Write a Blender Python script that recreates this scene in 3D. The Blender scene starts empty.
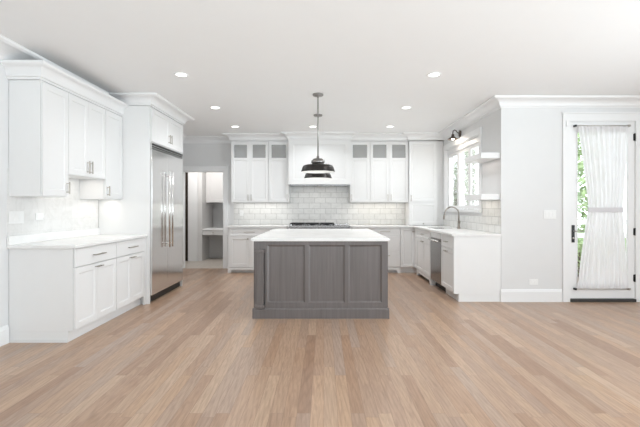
import bpy, bmesh, math, random
from mathutils import Vector, Matrix
random.seed(7)
S = bpy.context.scene
COL = S.collection
PI = math.pi

# ------------------------------------------------------------------ camera, world, lights, exposure
CAM_Z = 1.265
cam_d = bpy.data.cameras.new('camera'); cam = bpy.data.objects.new('camera', cam_d); COL.objects.link(cam)
cam.location = (0, 0, CAM_Z); cam.rotation_euler = (PI/2, 0, 0)
cam_d.sensor_fit = 'HORIZONTAL'; cam_d.sensor_width = 36.0
cam_d.lens = 36.0*410.0/640.0
cam_d.shift_x = -4.0/640.0
cam_d.shift_y = -5.5/640.0
cam_d.clip_start = 0.05; cam_d.clip_end = 200
S.camera = cam

S.view_settings.view_transform = 'Standard'
S.view_settings.look = 'None'
S.view_settings.gamma = 1.0
S.view_settings.use_curve_mapping = False
S.view_settings.exposure = 0.0

world = bpy.data.worlds.new('sky'); S.world = world; world.use_nodes = True
bg = world.node_tree.nodes['Background']
bg.inputs[0].default_value = (0.88, 0.955, 1.0, 1); bg.inputs[1].default_value = 2.9

def area(name, loc, rot, sx, sy, energy, col=(1, 1, 1), spread=180):
    l = bpy.data.lights.new(name, 'AREA'); l.shape = 'RECTANGLE'; l.size = sx; l.size_y = sy
    l.energy = energy; l.color = col; l.spread = math.radians(spread)
    o = bpy.data.objects.new(name, l); o.location = loc; o.rotation_euler = rot; COL.objects.link(o)
    return o
# daylight entering by the windows of the great room behind and beside the camera
area('daylight_side', (5.60, 1.0, 1.4), (math.radians(103), 0, PI/2), 4.8, 2.0, 128, (0.825, 0.925, 1.0), 120)
# two added fill lamps, low behind the camera, brighten the ceiling
area('ceiling_fill', (1.3, -1.2, 0.35), (math.radians(148), 0, 0), 7.0, 1.6, 50, (0.77, 0.94, 1.0), 100)
area('ceiling_fill_far', (0.9, -0.9, 0.35), (math.radians(114), 0, 0), 6.0, 1.0, 14, (0.80, 0.95, 1.0), 44)
# daylight at the kitchen window and the patio door
area('daylight_kitchen_window', (2.62, 7.17, 1.80), (PI/2, 0, PI/2), 1.7, 1.05, 12, (0.97, 0.985, 1.0))

# ------------------------------------------------------------------ materials
def srgb(r, g, b):
    f = lambda c: (c/255/12.92) if c/255 <= 0.04045 else ((c/255+0.055)/1.055)**2.4
    return (f(r), f(g), f(b), 1)

def nodes_of(name):
    m = bpy.data.materials.new(name); m.use_nodes = True
    nt = m.node_tree
    return m, nt, nt.nodes, nt.links, nt.nodes['Principled BSDF']

def paint(name, col, rough=0.45, noise=0.012, spec=0.4, scale=6.0, metal=0.0):
    m, nt, N, L, P = nodes_of(name)
    tc = N.new('ShaderNodeTexCoord'); no = N.new('ShaderNodeTexNoise')
    no.inputs['Scale'].default_value = scale; no.inputs['Detail'].default_value = 3
    L.new(tc.outputs['Object'], no.inputs['Vector'])
    mx = N.new('ShaderNodeMix'); mx.data_type = 'RGBA'
    c = Vector(col[:3])
    mx.inputs[6].default_value = (*[max(0, v*(1-noise*2)) for v in c], 1)
    mx.inputs[7].default_value = (*[min(1, v*(1+noise)) for v in c], 1)
    L.new(no.outputs['Fac'], mx.inputs[0]); L.new(mx.outputs[2], P.inputs['Base Color'])
    P.inputs['Roughness'].default_value = rough
    P.inputs['Specular IOR Level'].default_value = spec
    P.inputs['Metallic'].default_value = metal
    return m

M = {}
M['cab'] = paint('white_cabinet_paint', (0.86, 0.86, 0.855), 0.38, 0.008)
M['wall'] = paint('pale_grey_wall_paint', (0.78, 0.78, 0.778), 0.6, 0.01)
M['ceil'] = paint('white_ceiling_paint', (0.92, 0.92, 0.92), 0.7, 0.006)
M['trim'] = paint('white_trim_paint', (0.88, 0.88, 0.88), 0.4, 0.006)
M['plastic'] = paint('white_plastic', (0.9, 0.9, 0.89), 0.35, 0.004)
M['hallcab'] = paint('grey_desk_paint', (0.66, 0.65, 0.64), 0.45, 0.01)
M['nickel'] = paint('brushed_nickel', (0.52, 0.49, 0.45), 0.3, 0.03, 0.5, 40, 1.0)
M['chrome'] = paint('polished_steel', (0.85, 0.85, 0.84), 0.25, 0.02, 0.5, 40, 1.0)
M['fixture'] = paint('satin_nickel_fixture', (0.33, 0.32, 0.31), 0.3, 0.03, 0.5, 40, 1.0)
M['faucet'] = paint('faucet_nickel', (0.36, 0.33, 0.30), 0.28, 0.03, 0.5, 40, 1.0)
M['bronze'] = paint('dark_bronze', (0.035, 0.032, 0.03), 0.3, 0.05, 0.5, 10, 0.6)
M['black'] = paint('black_iron', (0.018, 0.018, 0.018), 0.45, 0.05)
M['darkwood'] = paint('dark_brown_wood', (0.03, 0.016, 0.01), 0.5, 0.2)
M['white_in'] = paint('white_enamel', (0.92, 0.92, 0.9), 0.4, 0.004)
M['hingeblk'] = paint('black_hardware', (0.02, 0.02, 0.022), 0.4, 0.03)
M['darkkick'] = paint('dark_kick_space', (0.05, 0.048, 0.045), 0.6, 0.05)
M['sconce'] = paint('aged_bronze_sconce', (0.16, 0.13, 0.11), 0.35, 0.05, 0.5, 10, 0.7)

def quartz():
    m, nt, N, L, P = nodes_of('white_quartz')
    tc = N.new('ShaderNodeTexCoord'); no = N.new('ShaderNodeTexNoise')
    no.inputs['Scale'].default_value = 3; no.inputs['Detail'].default_value = 8; no.inputs['Distortion'].default_value = 1.2
    L.new(tc.outputs['Object'], no.inputs['Vector'])
    r = N.new('ShaderNodeValToRGB'); r.color_ramp.elements[0].color = (0.83, 0.825, 0.81, 1); r.color_ramp.elements[1].color = (0.90, 0.895, 0.885, 1)
    r.color_ramp.elements[0].position = 0.3; r.color_ramp.elements[1].position = 0.55
    L.new(no.outputs['Fac'], r.inputs[0]); L.new(r.outputs[0], P.inputs['Base Color'])
    P.inputs['Roughness'].default_value = 0.25
    return m
M['quartz'] = quartz()

def floor_mat():
    m, nt, N, L, P = nodes_of('oak_floor')
    tc = N.new('ShaderNodeTexCoord'); sep = N.new('ShaderNodeSeparateXYZ'); cmb = N.new('ShaderNodeCombineXYZ')
    L.new(tc.outputs['Object'], sep.inputs[0])
    L.new(sep.outputs['Y'], cmb.inputs['X']); L.new(sep.outputs['X'], cmb.inputs['Y'])
    def brick(w, off, freq, sq, c1, c2, bias):
        b = N.new('ShaderNodeTexBrick')
        b.inputs['Scale'].default_value = 1.0; b.inputs['Brick Width'].default_value = w
        b.inputs['Row Height'].default_value = 0.083; b.inputs['Mortar Size'].default_value = 0.0010
        b.inputs['Mortar Smooth'].default_value = 0.2; b.inputs['Bias'].default_value = bias
        b.offset = off; b.offset_frequency = freq; b.squash = sq; b.squash_frequency = 3
        b.inputs['Color1'].default_value = c1; b.inputs['Color2'].default_value = c2
        b.inputs['Mortar'].default_value = (0.5, 0.5, 0.5, 1)
        L.new(cmb.outputs[0], b.inputs['Vector'])
        return b
    b1 = brick(1.55, 0.37, 2, 0.8, (1, 1, 1, 1), (0, 0, 0, 1), 0.0)
    tint = N.new('ShaderNodeValToRGB'); el = tint.color_ramp.elements
    el[0].position = 0.0; el[0].color = srgb(160, 129, 106); el[1].position = 1.0; el[1].color = srgb(190, 164, 141)
    for pos, c in ((0.22, srgb(177, 146, 121)), (0.40, srgb(170, 144, 125)), (0.55, srgb(182, 152, 127)), (0.72, srgb(175, 153, 137)), (0.86, srgb(185, 153, 125))):
        e = el.new(pos); e.color = c
    L.new(b1.outputs['Color'], tint.inputs[0])
    seam = N.new('ShaderNodeMix'); seam.data_type = 'RGBA'; seam.inputs[7].default_value = srgb(140, 113, 94)
    L.new(b1.outputs['Fac'], seam.inputs[0]); L.new(tint.outputs[0], seam.inputs[6])
    # grain, stretched along the boards
    mp = N.new('ShaderNodeMapping'); mp.inputs['Scale'].default_value = (1.9, 20, 1)
    L.new(cmb.outputs[0], mp.inputs['Vector'])
    # shift the grain from board to board by the board tint
    add = N.new('ShaderNodeVectorMath'); add.operation = 'ADD'
    sc = N.new('ShaderNodeVectorMath'); sc.operation = 'SCALE'; sc.inputs['Scale'].default_value = 60
    L.new(b1.outputs['Color'], sc.inputs[0]); L.new(mp.outputs[0], add.inputs[0]); L.new(sc.outputs[0], add.inputs[1])
    g = N.new('ShaderNodeTexNoise'); g.inputs['Scale'].default_value = 1.5; g.inputs['Detail'].default_value = 6; g.inputs['Distortion'].default_value = 2.4
    L.new(add.outputs[0], g.inputs['Vector'])
    gr = N.new('ShaderNodeValToRGB')
    gr.color_ramp.elements[0].position = 0.30; gr.color_ramp.elements[0].color = (0.84, 0.82, 0.81, 1)
    gr.color_ramp.elements[1].position = 0.62; gr.color_ramp.elements[1].color = (1.06, 1.06, 1.06, 1)
    L.new(g.outputs['Fac'], gr.inputs[0])
    mul = N.new('ShaderNodeMix'); mul.data_type = 'RGBA'; mul.blend_type = 'MULTIPLY'; mul.inputs[0].default_value = 1.0
    L.new(seam.outputs[2], mul.inputs[6]); L.new(gr.outputs[0], mul.inputs[7])
    # arched plain-sawn figure
    cm = N.new('ShaderNodeMapping'); cm.inputs['Scale'].default_value = (0.55, 7.0, 1)
    L.new(cmb.outputs[0], cm.inputs['Vector'])
    ca = N.new('ShaderNodeVectorMath'); ca.operation = 'ADD'; L.new(cm.outputs[0], ca.inputs[0]); L.new(sc.outputs[0], ca.inputs[1])
    wv = N.new('ShaderNodeTexWave'); wv.wave_type = 'RINGS'; wv.rings_direction = 'Z'; wv.inputs['Scale'].default_value = 2.2
    wv.inputs['Distortion'].default_value = 5.0; wv.inputs['Detail'].default_value = 3; wv.inputs['Detail Scale'].default_value = 1.4
    L.new(ca.outputs[0], wv.inputs['Vector'])
    cr = N.new('ShaderNodeValToRGB'); cr.color_ramp.elements[0].color = (0.94, 0.93, 0.925, 1); cr.color_ramp.elements[0].position = 0.05
    cr.color_ramp.elements[1].color = (1.03, 1.03, 1.03, 1); cr.color_ramp.elements[1].position = 0.45
    L.new(wv.outputs['Fac'], cr.inputs[0])
    mul3 = N.new('ShaderNodeMix'); mul3.data_type = 'RGBA'; mul3.blend_type = 'MULTIPLY'; mul3.inputs[0].default_value = 1.0
    L.new(mul.outputs[2], mul3.inputs[6]); L.new(cr.outputs[0], mul3.inputs[7]); mul = mul3
    # broad patches
    pn = N.new('ShaderNodeTexNoise'); pn.inputs['Scale'].default_value = 0.9; pn.inputs['Detail'].default_value = 2
    L.new(tc.outputs['Object'], pn.inputs['Vector'])
    pr = N.new('ShaderNodeValToRGB'); pr.color_ramp.elements[0].color = (0.95, 0.93, 0.92, 1); pr.color_ramp.elements[1].color = (1.05, 1.05, 1.06, 1)
    L.new(pn.outputs['Fac'], pr.inputs[0])
    mul2 = N.new('ShaderNodeMix'); mul2.data_type = 'RGBA'; mul2.blend_type = 'MULTIPLY'; mul2.inputs[0].default_value = 1.0
    L.new(mul.outputs[2], mul2.inputs[6]); L.new(pr.outputs[0], mul2.inputs[7])
    L.new(mul2.outputs[2], P.inputs['Base Color'])
    P.inputs['Roughness'].default_value = 0.30
    P.inputs['Specular IOR Level'].default_value = 0.45
    bmp = N.new('ShaderNodeBump'); bmp.inputs['Strength'].default_value = 0.25; bmp.inputs['Distance'].default_value = 0.002
    inv = N.new('ShaderNodeMath'); inv.operation = 'SUBTRACT'; inv.inputs[0].default_value = 1.0
    L.new(b1.outputs['Fac'], inv.inputs[1]); L.new(inv.outputs[0], bmp.inputs['Height']); L.new(bmp.outputs[0], P.inputs['Normal'])
    return m
M['floor'] = floor_mat()

def tile_mat(name, axes, w, h, c1, c2, mortar, rough=0.16, bump=0.5):
    m, nt, N, L, P = nodes_of(name)
    tc = N.new('ShaderNodeTexCoord'); sep = N.new('ShaderNodeSeparateXYZ'); cmb = N.new('ShaderNodeCombineXYZ')
    L.new(tc.outputs['Object'], sep.inputs[0])
    L.new(sep.outputs[axes[0]], cmb.inputs['X']); L.new(sep.outputs[axes[1]], cmb.inputs['Y'])
    off = N.new('ShaderNodeVectorMath'); off.operation = 'ADD'; off.inputs[1].default_value = (10.0, -0.916 + 5*h, 0)
    L.new(cmb.outputs[0], off.inputs[0])
    b = N.new('ShaderNodeTexBrick'); b.inputs['Scale'].default_value = 1
    b.inputs['Brick Width'].default_value = w; b.inputs['Row Height'].default_value = h
    b.inputs['Mortar Size'].default_value = 0.008; b.inputs['Mortar Smooth'].default_value = 1.0
    b.inputs['Color1'].default_value = c1; b.inputs['Color2'].default_value = c2; b.inputs['Mortar'].default_value = mortar
    L.new(off.outputs[0], b.inputs['Vector'])
    no = N.new('ShaderNodeTexNoise'); no.inputs['Scale'].default_value = 7; no.inputs['Detail'].default_value = 8; no.inputs['Distortion'].default_value = 2.2
    L.new(tc.outputs['Object'], no.inputs['Vector'])
    r = N.new('ShaderNodeValToRGB'); r.color_ramp.elements[0].position = 0.36; r.color_ramp.elements[0].color = (0.93, 0.93, 0.925, 1)
    r.color_ramp.elements[1].position = 0.55; r.color_ramp.elements[1].color = (1, 1, 1, 1)
    L.new(no.outputs['Fac'], r.inputs[0])
    mul = N.new('ShaderNodeMix'); mul.data_type = 'RGBA'; mul.blend_type = 'MULTIPLY'; mul.inputs[0].default_value = 1
    L.new(b.outputs['Color'], mul.inputs[6]); L.new(r.outputs[0], mul.inputs[7]); L.new(mul.outputs[2], P.inputs['Base Color'])
    P.inputs['Roughness'].default_value = rough
    inv = N.new('ShaderNodeMath'); inv.operation = 'SUBTRACT'; inv.inputs[0].default_value = 1
    L.new(b.outputs['Fac'], inv.inputs[1])
    bmp = N.new('ShaderNodeBump'); bmp.inputs['Strength'].default_value = bump; bmp.inputs['Distance'].default_value = 0.003
    L.new(inv.outputs[0], bmp.inputs['Height']); L.new(bmp.outputs[0], P.inputs['Normal'])
    return m
tc1, tc2, tm = (0.84, 0.835, 0.815, 1), (0.77, 0.765, 0.745, 1), (0.56, 0.555, 0.54, 1)
M['tile_xz'] = tile_mat('marble_subway_tile_back', ('X', 'Z'), 0.228, 0.113, tc1, tc2, tm)
M['tile_yz'] = tile_mat('marble_subway_tile_side', ('Y', 'Z'), 0.228, 0.113, tc1, tc2, tm)
M['tile_left'] = tile_mat('white_subway_tile', ('Y', 'Z'), 0.228, 0.113, (0.84, 0.835, 0.82, 1), (0.82, 0.815, 0.80, 1), (0.80, 0.795, 0.78, 1), 0.25, 0.15)
M['halltile'] = tile_mat('beige_floor_tile', ('X', 'Y'), 0.45, 0.45, srgb(205, 196, 186), srgb(196, 187, 177), srgb(170, 162, 152), 0.4, 0.2)

def grey_wood():
    m, nt, N, L, P = nodes_of('grey_stained_wood')
    tc = N.new('ShaderNodeTexCoord'); mp = N.new('ShaderNodeMapping'); mp.inputs['Scale'].default_value = (26, 26, 1.0)
    L.new(tc.outputs['Object'], mp.inputs[0])
    g = N.new('ShaderNodeTexNoise'); g.inputs['Scale'].default_value = 1.5; g.inputs['Detail'].default_value = 8; g.inputs['Distortion'].default_value = 0.8
    L.new(mp.outputs[0], g.inputs['Vector'])
    r = N.new('ShaderNodeValToRGB'); r.color_ramp.elements[0].position = 0.3; r.color_ramp.elements[0].color = srgb(104, 99, 97)
    r.color_ramp.elements[1].position = 0.7; r.color_ramp.elements[1].color = srgb(117, 111, 110)
    L.new(g.outputs['Fac'], r.inputs[0]); L.new(r.outputs[0], P.inputs['Base Color'])
    P.inputs['Roughness'].default_value = 0.34; P.inputs['Specular IOR Level'].default_value = 0.5
    return m
M['island'] = grey_wood()

def stainless(name='brushed_stainless', col=(0.76, 0.755, 0.75), rough=0.15):
    m, nt, N, L, P = nodes_of(name)
    tc = N.new('ShaderNodeTexCoord'); mp = N.new('ShaderNodeMapping'); mp.inputs['Scale'].default_value = (1.5, 1.5, 160)
    L.new(tc.outputs['Object'], mp.inputs[0])
    g = N.new('ShaderNodeTexNoise'); g.inputs['Scale'].default_value = 2; g.inputs['Detail'].default_value = 4
    L.new(mp.outputs[0], g.inputs['Vector'])
    mr = N.new('ShaderNodeMapRange'); mr.inputs[3].default_value = rough*0.8; mr.inputs[4].default_value = rough*1.3
    L.new(g.outputs['Fac'], mr.inputs[0]); L.new(mr.outputs[0], P.inputs['Roughness'])
    P.inputs['Base Color'].default_value = (*col, 1); P.inputs['Metallic'].default_value = 1
    return m
M['steel'] = stainless()
M['dwsteel'] = stainless('dark_stainless', (0.27, 0.27, 0.27), 0.22)

def glass(name, tint=(1, 1, 1, 1), gloss=0.08):
    m = bpy.data.materials.new(name); m.use_nodes = True; nt = m.node_tree; N = nt.nodes; L = nt.links
    N.remove(N['Principled BSDF'])
    t = N.new('ShaderNodeBsdfTransparent'); t.inputs[0].default_value = tint
    g = N.new('ShaderNodeBsdfGlossy'); g.inputs['Roughness'].default_value = 0.03
    f = N.new('ShaderNodeFresnel'); f.inputs[0].default_value = 1.45
    mx = N.new('ShaderNodeMixShader')
    mm = N.new('ShaderNodeMath'); mm.operation = 'MULTIPLY_ADD'; mm.inputs[1].default_value = 0.6; mm.inputs[2].default_value = gloss*0.3
    L.new(f.outputs[0], mm.inputs[0]); L.new(mm.outputs[0], mx.inputs[0])
    L.new(t.outputs[0], mx.inputs[1]); L.new(g.outputs[0], mx.inputs[2]); L.new(mx.outputs[0], N['Material Output'].inputs[0])
    return m
M['glass'] = glass('clear_glass')
M['cabglass'] = glass('cabinet_glass', (0.95, 0.955, 0.955, 1), 0.25)
def frost(m, f, col):
    nt = m.node_tree; N = nt.nodes; L = nt.links; out = N['Material Output']; src = out.inputs[0].links[0].from_socket
    d = N.new('ShaderNodeBsdfDiffuse'); d.inputs[0].default_value = col; mx = N.new('ShaderNodeMixShader'); mx.inputs[0].default_value = f
    L.new(src, mx.inputs[1]); L.new(d.outputs[0], mx.inputs[2]); L.new(mx.outputs[0], out.inputs[0])
frost(M['cabglass'], 0.30, (0.8, 0.8, 0.79, 1))

def emit(name, col, s):
    m = bpy.data.materials.new(name); m.use_nodes = True; nt = m.node_tree; N = nt.nodes
    N.remove(N['Principled BSDF']); e = N.new('ShaderNodeEmission'); e.inputs[0].default_value = col; e.inputs[1].default_value = s
    nt.links.new(e.outputs[0], N['Material Output'].inputs[0]); return m
M['lens'] = emit('lit_lamp_lens', (1, 0.97, 0.92, 1), 5)
M['bulb'] = emit('lit_bulb', (1, 0.95, 0.88, 1), 8)

def sheer():
    m = bpy.data.materials.new('sheer_white_cloth'); m.use_nodes = True; nt = m.node_tree; N = nt.nodes; L = nt.links
    N.remove(N['Principled BSDF'])
    d = N.new('ShaderNodeBsdfDiffuse'); d.inputs[0].default_value = (0.90, 0.89, 0.90, 1)
    tl = N.new('ShaderNodeBsdfTranslucent'); tl.inputs[0].default_value = (0.88, 0.87, 0.88, 1)
    tr = N.new('ShaderNodeBsdfTransparent')
    wv = N.new('ShaderNodeTexNoise'); wv.inputs['Scale'].default_value = 300
    a = N.new('ShaderNodeMixShader'); a.inputs[0].default_value = 0.33; b = N.new('ShaderNodeMixShader')
    mr = N.new('ShaderNodeMapRange'); mr.inputs[3].default_value = 0.02; mr.inputs[4].default_value = 0.07
    L.new(wv.outputs['Fac'], mr.inputs[0]); L.new(mr.outputs[0], b.inputs[0])
    L.new(d.outputs[0], a.inputs[1]); L.new(tl.outputs[0], a.inputs[2]); L.new(a.outputs[0], b.inputs[1]); L.new(tr.outputs[0], b.inputs[2])
    L.new(b.outputs[0], N['Material Output'].inputs[0]); return m
M['sheer'] = sheer()
M['band'] = paint('curtain_band_cloth', (0.74, 0.72, 0.74), 0.9, 0.02)
M['leaf'] = paint('overexposed_green_leaves', (0.50, 0.64, 0.34), 0.6, 0.35, 0.3, 5)  # outdoor haze and overexposure put into the leaf colour
M['leaf2'] = paint('overexposed_pale_leaves', (0.60, 0.68, 0.48), 0.6, 0.35, 0.3, 5)  # same overexposed look in the colour, paler still
M['bark'] = paint('bark', (0.14, 0.10, 0.07), 0.9, 0.2)
M['stone'] = paint('pale_patio_stone', (0.62, 0.61, 0.58), 0.8, 0.06, 0.3, 2)
M['lawn'] = paint('lawn_green', (0.17, 0.27, 0.09), 0.9, 0.25, 0.2, 3)

# ------------------------------------------------------------------ mesh helpers
class MB:
    def __init__(s): s.v = []; s.f = []; s.smooth = set()
    def quad(s, a, b, c, d):
        n = len(s.v); s.v += [a, b, c, d]; s.f.append((n, n+1, n+2, n+3))
    def box(s, x0, x1, y0, y1, z0, z1, c=0.0):
        if x1 < x0: x0, x1 = x1, x0
        if y1 < y0: y0, y1 = y1, y0
        if z1 < z0: z0, z1 = z1, z0
        n = len(s.v)
        if c <= 0:
            s.v += [(x0,y0,z0),(x1,y0,z0),(x1,y1,z0),(x0,y1,z0),(x0,y0,z1),(x1,y0,z1),(x1,y1,z1),(x0,y1,z1)]
            for q in ((0,3,2,1),(4,5,6,7),(0,1,5,4),(1,2,6,5),(2,3,7,6),(3,0,4,7)): s.f.append(tuple(n+i for i in q))
        else:
            bm = bmesh.new(); bmesh.ops.create_cube(bm, size=1)
            for v in bm.verts:
                v.co = Vector(((x0+x1)/2+v.co.x*(x1-x0), (y0+y1)/2+v.co.y*(y1-y0), (z0+z1)/2+v.co.z*(z1-z0)))
            bmesh.ops.bevel(bm, geom=bm.edges[:], offset=c, segments=2, profile=0.5, affect='EDGES')
            s.add_bm(bm)
        return s
    def add_bm(s, bm, smooth=False):
        n = len(s.v); bm.verts.ensure_lookup_table(); bm.verts.index_update()
        s.v += [tuple(v.co) for v in bm.verts]
        for f in bm.faces:
            if smooth: s.smooth.add(len(s.f))
            s.f.append(tuple(n+v.index for v in f.verts))
        bm.free()
    def tube(s, pts, r, seg=10, cap=True, radii=None):
        pts = [Vector(p) for p in pts]; n0 = len(s.v); up = None
        for i, p in enumerate(pts):
            t = (pts[min(i+1, len(pts)-1)] - pts[max(i-1, 0)]).normalized()
            if up is None:
                a = Vector((0, 0, 1)) if abs(t.z) < 0.9 else Vector((1, 0, 0)); up = a
            x = up.cross(t)
            if x.length < 1e-4: x = Vector((1, 0, 0)).cross(t)
            x.normalize(); y = t.cross(x).normalized(); up = y
            rr = radii[i] if radii else r
            for k in range(seg):
                an = 2*PI*k/seg; q = p + x*math.cos(an)*rr + y*math.sin(an)*rr; s.v.append(tuple(q))
        for i in range(len(pts)-1):
            for k in range(seg):
                a = n0+i*seg+k; b = n0+i*seg+(k+1) % seg
                s.smooth.add(len(s.f)); s.f.append((a, b, b+seg, a+seg))
        if cap:
            s.f.append(tuple(n0+k for k in reversed(range(seg)))); e = n0+(len(pts)-1)*seg
            s.f.append(tuple(e+k for k in range(seg)))
        return s
    def lathe(s, prof, c=(0, 0, 0), seg=40, axis='z', closed=False):
        n0 = len(s.v)
        for r, z in prof:
            for k in range(seg):
                an = 2*PI*k/seg; a, b = r*math.cos(an), r*math.sin(an)
                if axis == 'z': p = (c[0]+a, c[1]+b, c[2]+z)
                elif axis == 'x': p = (c[0]+z, c[1]+a, c[2]+b)
                else: p = (c[0]+b, c[1]+z, c[2]+a)
                s.v.append(p)
        for i in range(len(prof)-1):
            for k in range(seg):
                a = n0+i*seg+k; b = n0+i*seg+(k+1) % seg
                s.smooth.add(len(s.f)); s.f.append((a, b, b+seg, a+seg))
        return s
    def prism(s, poly, axis, a0, a1):
        """poly: 2D points; axis 'y': (x,z) extruded along y; 'x': (y,z); 'z': (x,y)"""
        n = len(poly); n0 = len(s.v)
        for a in (a0, a1):
            for u, v in poly:
                s.v.append((u, a, v) if axis == 'y' else (a, u, v) if axis == 'x' else (u, v, a))
        for i in range(n):
            j = (i+1) % n; s.f.append((n0+i, n0+j, n0+n+j, n0+n+i))
        s.f.append(tuple(n0+i for i in reversed(range(n)))); s.f.append(tuple(n0+n+i for i in range(n)))
        return s
    def build(s, name, mat, parent=None, loc=None):
        me = bpy.data.meshes.new(name); me.from_pydata(s.v, [], s.f)
        bm = bmesh.new(); bm.from_mesh(me); bmesh.ops.recalc_face_normals(bm, faces=bm.faces[:]); bm.to_mesh(me); bm.free()
        for i in s.smooth:
            if i < len(me.polygons): me.polygons[i].use_smooth = True
        me.materials.append(M[mat] if isinstance(mat, str) else mat)
        o = bpy.data.objects.new(name, me); COL.objects.link(o)
        if parent: o.parent = parent
        if loc: o.location = loc
        return o

def tag(o, label, cat, group=None, kind=None):
    o['label'] = label; o['category'] = cat
    if group: o['group'] = group
    if kind: o['kind'] = kind
    return o
def thing(name, label, cat, loc=(0, 0, 0), rz=0.0, group=None):
    o = bpy.data.objects.new(name, None); COL.objects.link(o); o.empty_display_size = 0.05
    o.location = loc; o.rotation_euler = (0, 0, rz)
    return tag(o, label, cat, group)
def struct(o, label=None, cat=None):
    o['kind'] = 'structure'
    if label: o['label'] = label; o['category'] = cat
    return o
def copy_tree(o, parent=None):
    c = o.copy(); COL.objects.link(c)
    if parent: c.parent = parent; c.matrix_parent_inverse = o.matrix_parent_inverse
    for ch in list(o.children): copy_tree(ch, c)
    return c

# ------------------------------------------------------------------ key planes (metres)
XL = -2.97          # left wall
YB = 8.57           # back wall
XR = 2.39           # right wall of the kitchen
YP = 5.53           # wall with the patio door
ZC = 2.743          # ceiling
XE = 5.75           # far right wall of the great room
YR = -3.9           # wall behind the camera
CT = 0.915          # counter top
T = 0.15

# ------------------------------------------------------------------ room shell
struct(MB().box(XL-T, XE+T, YR-T, YB+0.02, -0.12, 0).build('floor', 'floor'), 'light oak plank floor running towards the back kitchen wall', 'floor')
struct(MB().box(-4.4, -1.2, YB+0.02, 10.75, -0.12, -0.002).build('floor_hall', 'halltile'), 'pale beige tile floor beyond the open doorway', 'floor')
mb = MB(); mb.box(XL-T, XE+T, YR-T, YP+T, ZC, ZC+0.1); mb.box(XL-T, XR+T, YP+T, YB+T, ZC, ZC+0.1); mb.box(-4.5, -1.1, YB+T, 10.9, ZC, ZC+0.1)
struct(mb.build('ceiling', 'ceil'), 'flat white ceiling', 'ceiling')
struct(MB().box(XL-T, XL, YR-T, YB, 0, ZC).build('wall_left', 'wall'), 'plain pale wall behind the left cabinets', 'wall')
# back wall with the doorway opening
DX0, DX1, DZ = -2.963, -2.10, 2.035
mb = MB(); mb.box(XL-T, DX0, YB, YB+T, 0, ZC); mb.box(DX0, DX1, YB, YB+T, DZ, ZC); mb.box(DX1, XR+T, YB, YB+T, 0, ZC)
struct(mb.build('wall_back', 'wall'), 'back kitchen wall pierced by an open doorway', 'wall')
# right kitchen wall with the window opening
WY0, WY1, WZ0, WZ1 = 6.29, 8.06, 1.235, 2.40
mb = MB(); mb.box(XR, XR+T, YP+T, WY0, 0, ZC); mb.box(XR, XR+T, WY1, YB, 0, ZC); mb.box(XR, XR+T, WY0, WY1, 0, WZ0); mb.box(XR, XR+T, WY0, WY1, WZ1, ZC)
struct(mb.build('wall_right', 'wall'), 'right kitchen wall holding the window over the sink', 'wall')
# wall with the patio door
PX0, PX1, PZ = 3.305, 4.20, 2.44
mb = MB(); mb.box(XR, PX0, YP, YP+T, 0, ZC); mb.box(PX0, PX1, YP, YP+T, PZ, ZC); mb.box(PX1, XE+T, YP, YP+T, 0, ZC)
struct(mb.build('wall_patio', 'wall'), 'pale grey wall with the glazed patio door', 'wall')
# great room walls beyond the frame, with window openings
mb = MB(); mb.box(XE, XE+T, YR-T, -1.4, 0, ZC); mb.box(XE, XE+T, 3.4, YP, 0, ZC); mb.box(XE, XE+T, -1.4, 3.4, 0, 0.35); mb.box(XE, XE+T, -1.4, 3.4, 2.45, ZC)
struct(mb.build('wall_east', 'wall'))
mb = MB(); mb.box(XL-T, -2.4, YR-T, YR, 0, ZC); mb.box(4.2, XE+T, YR-T, YR, 0, ZC); mb.box(-2.4, 4.2, YR-T, YR, 0, 0.35); mb.box(-2.4, 4.2, YR-T, YR, 2.55, ZC)
struct(mb.build('wall_rear', 'wall'))

# baseboards
def base_profile(h=0.17, d=0.018):
    return [(0, 0), (d, 0), (d, h-0.035), (d*0.72, h-0.02), (d*0.5, h-0.006), (d*0.3, h), (0, h)]
mb = MB(); mb.prism([(XL+p, z) for p, z in base_profile()], 'y', YR, 3.845)
struct(mb.build('baseboard_left', 'trim'), 'white baseboard along the left wall', 'baseboard')
mb = MB(); mb.prism([(YP-p, z) for p, z in base_profile()], 'x', XR-0.012, 3.205); mb.prism([(YP-p, z) for p, z in base_profile()], 'x', 4.30, XE)
struct(mb.build('baseboard_right', 'trim'), 'white baseboard under the patio door wall outlets', 'baseboard')

# swept crown moulding: profile (projection, height), path walked with the room on its right
def crown(name, path, z0, z1, proj, label=None, back=0.0):
    h = z1-z0
    prof = [(-back, z0), (0.014, z0), (0.016, z0+0.12*h), (0.030, z0+0.15*h), (0.034, z0+0.25*h)]
    for k in range(7):
        a = (PI/2)*k/6
        prof.append((0.034+(proj-0.058)*(1-math.cos(a)), z0+0.25*h+0.50*h*math.sin(a)))
    prof += [(proj-0.012, z0+0.80*h), (proj-0.004, z0+0.84*h), (proj, z0+0.90*h), (proj, z1), (-back, z1)]
    P = [Vector((p[0], p[1])) for p in path]; n = len(P); m = len(prof)
    mb = MB()
    nrm = []
    for i in range(n-1):
        d = (P[i+1]-P[i]).normalized(); nrm.append(Vector((d.y, -d.x)))
    for i in range(n):
        if i == 0: o = nrm[0]
        elif i == n-1: o = nrm[-1]
        else:
            a, b = nrm[i-1], nrm[i]; o = (a+b)/(1+a.dot(b)) if abs(1+a.dot(b)) > 1e-6 else a
        for p, z in prof:
            q = P[i]+o*p; mb.v.append((q.x, q.y, z))
    for i in range(n-1):
        for k in range(m):
            a = i*m+k; b = i*m+(k+1) % m
            mb.f.append((a, b, b+m, a+m))
    mb.f.append(tuple(range(m))); mb.f.append(tuple((n-1)*m+k for k in reversed(range(m))))
    return struct(mb.build(name, 'trim'), label, 'moulding' if label else None)

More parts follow.
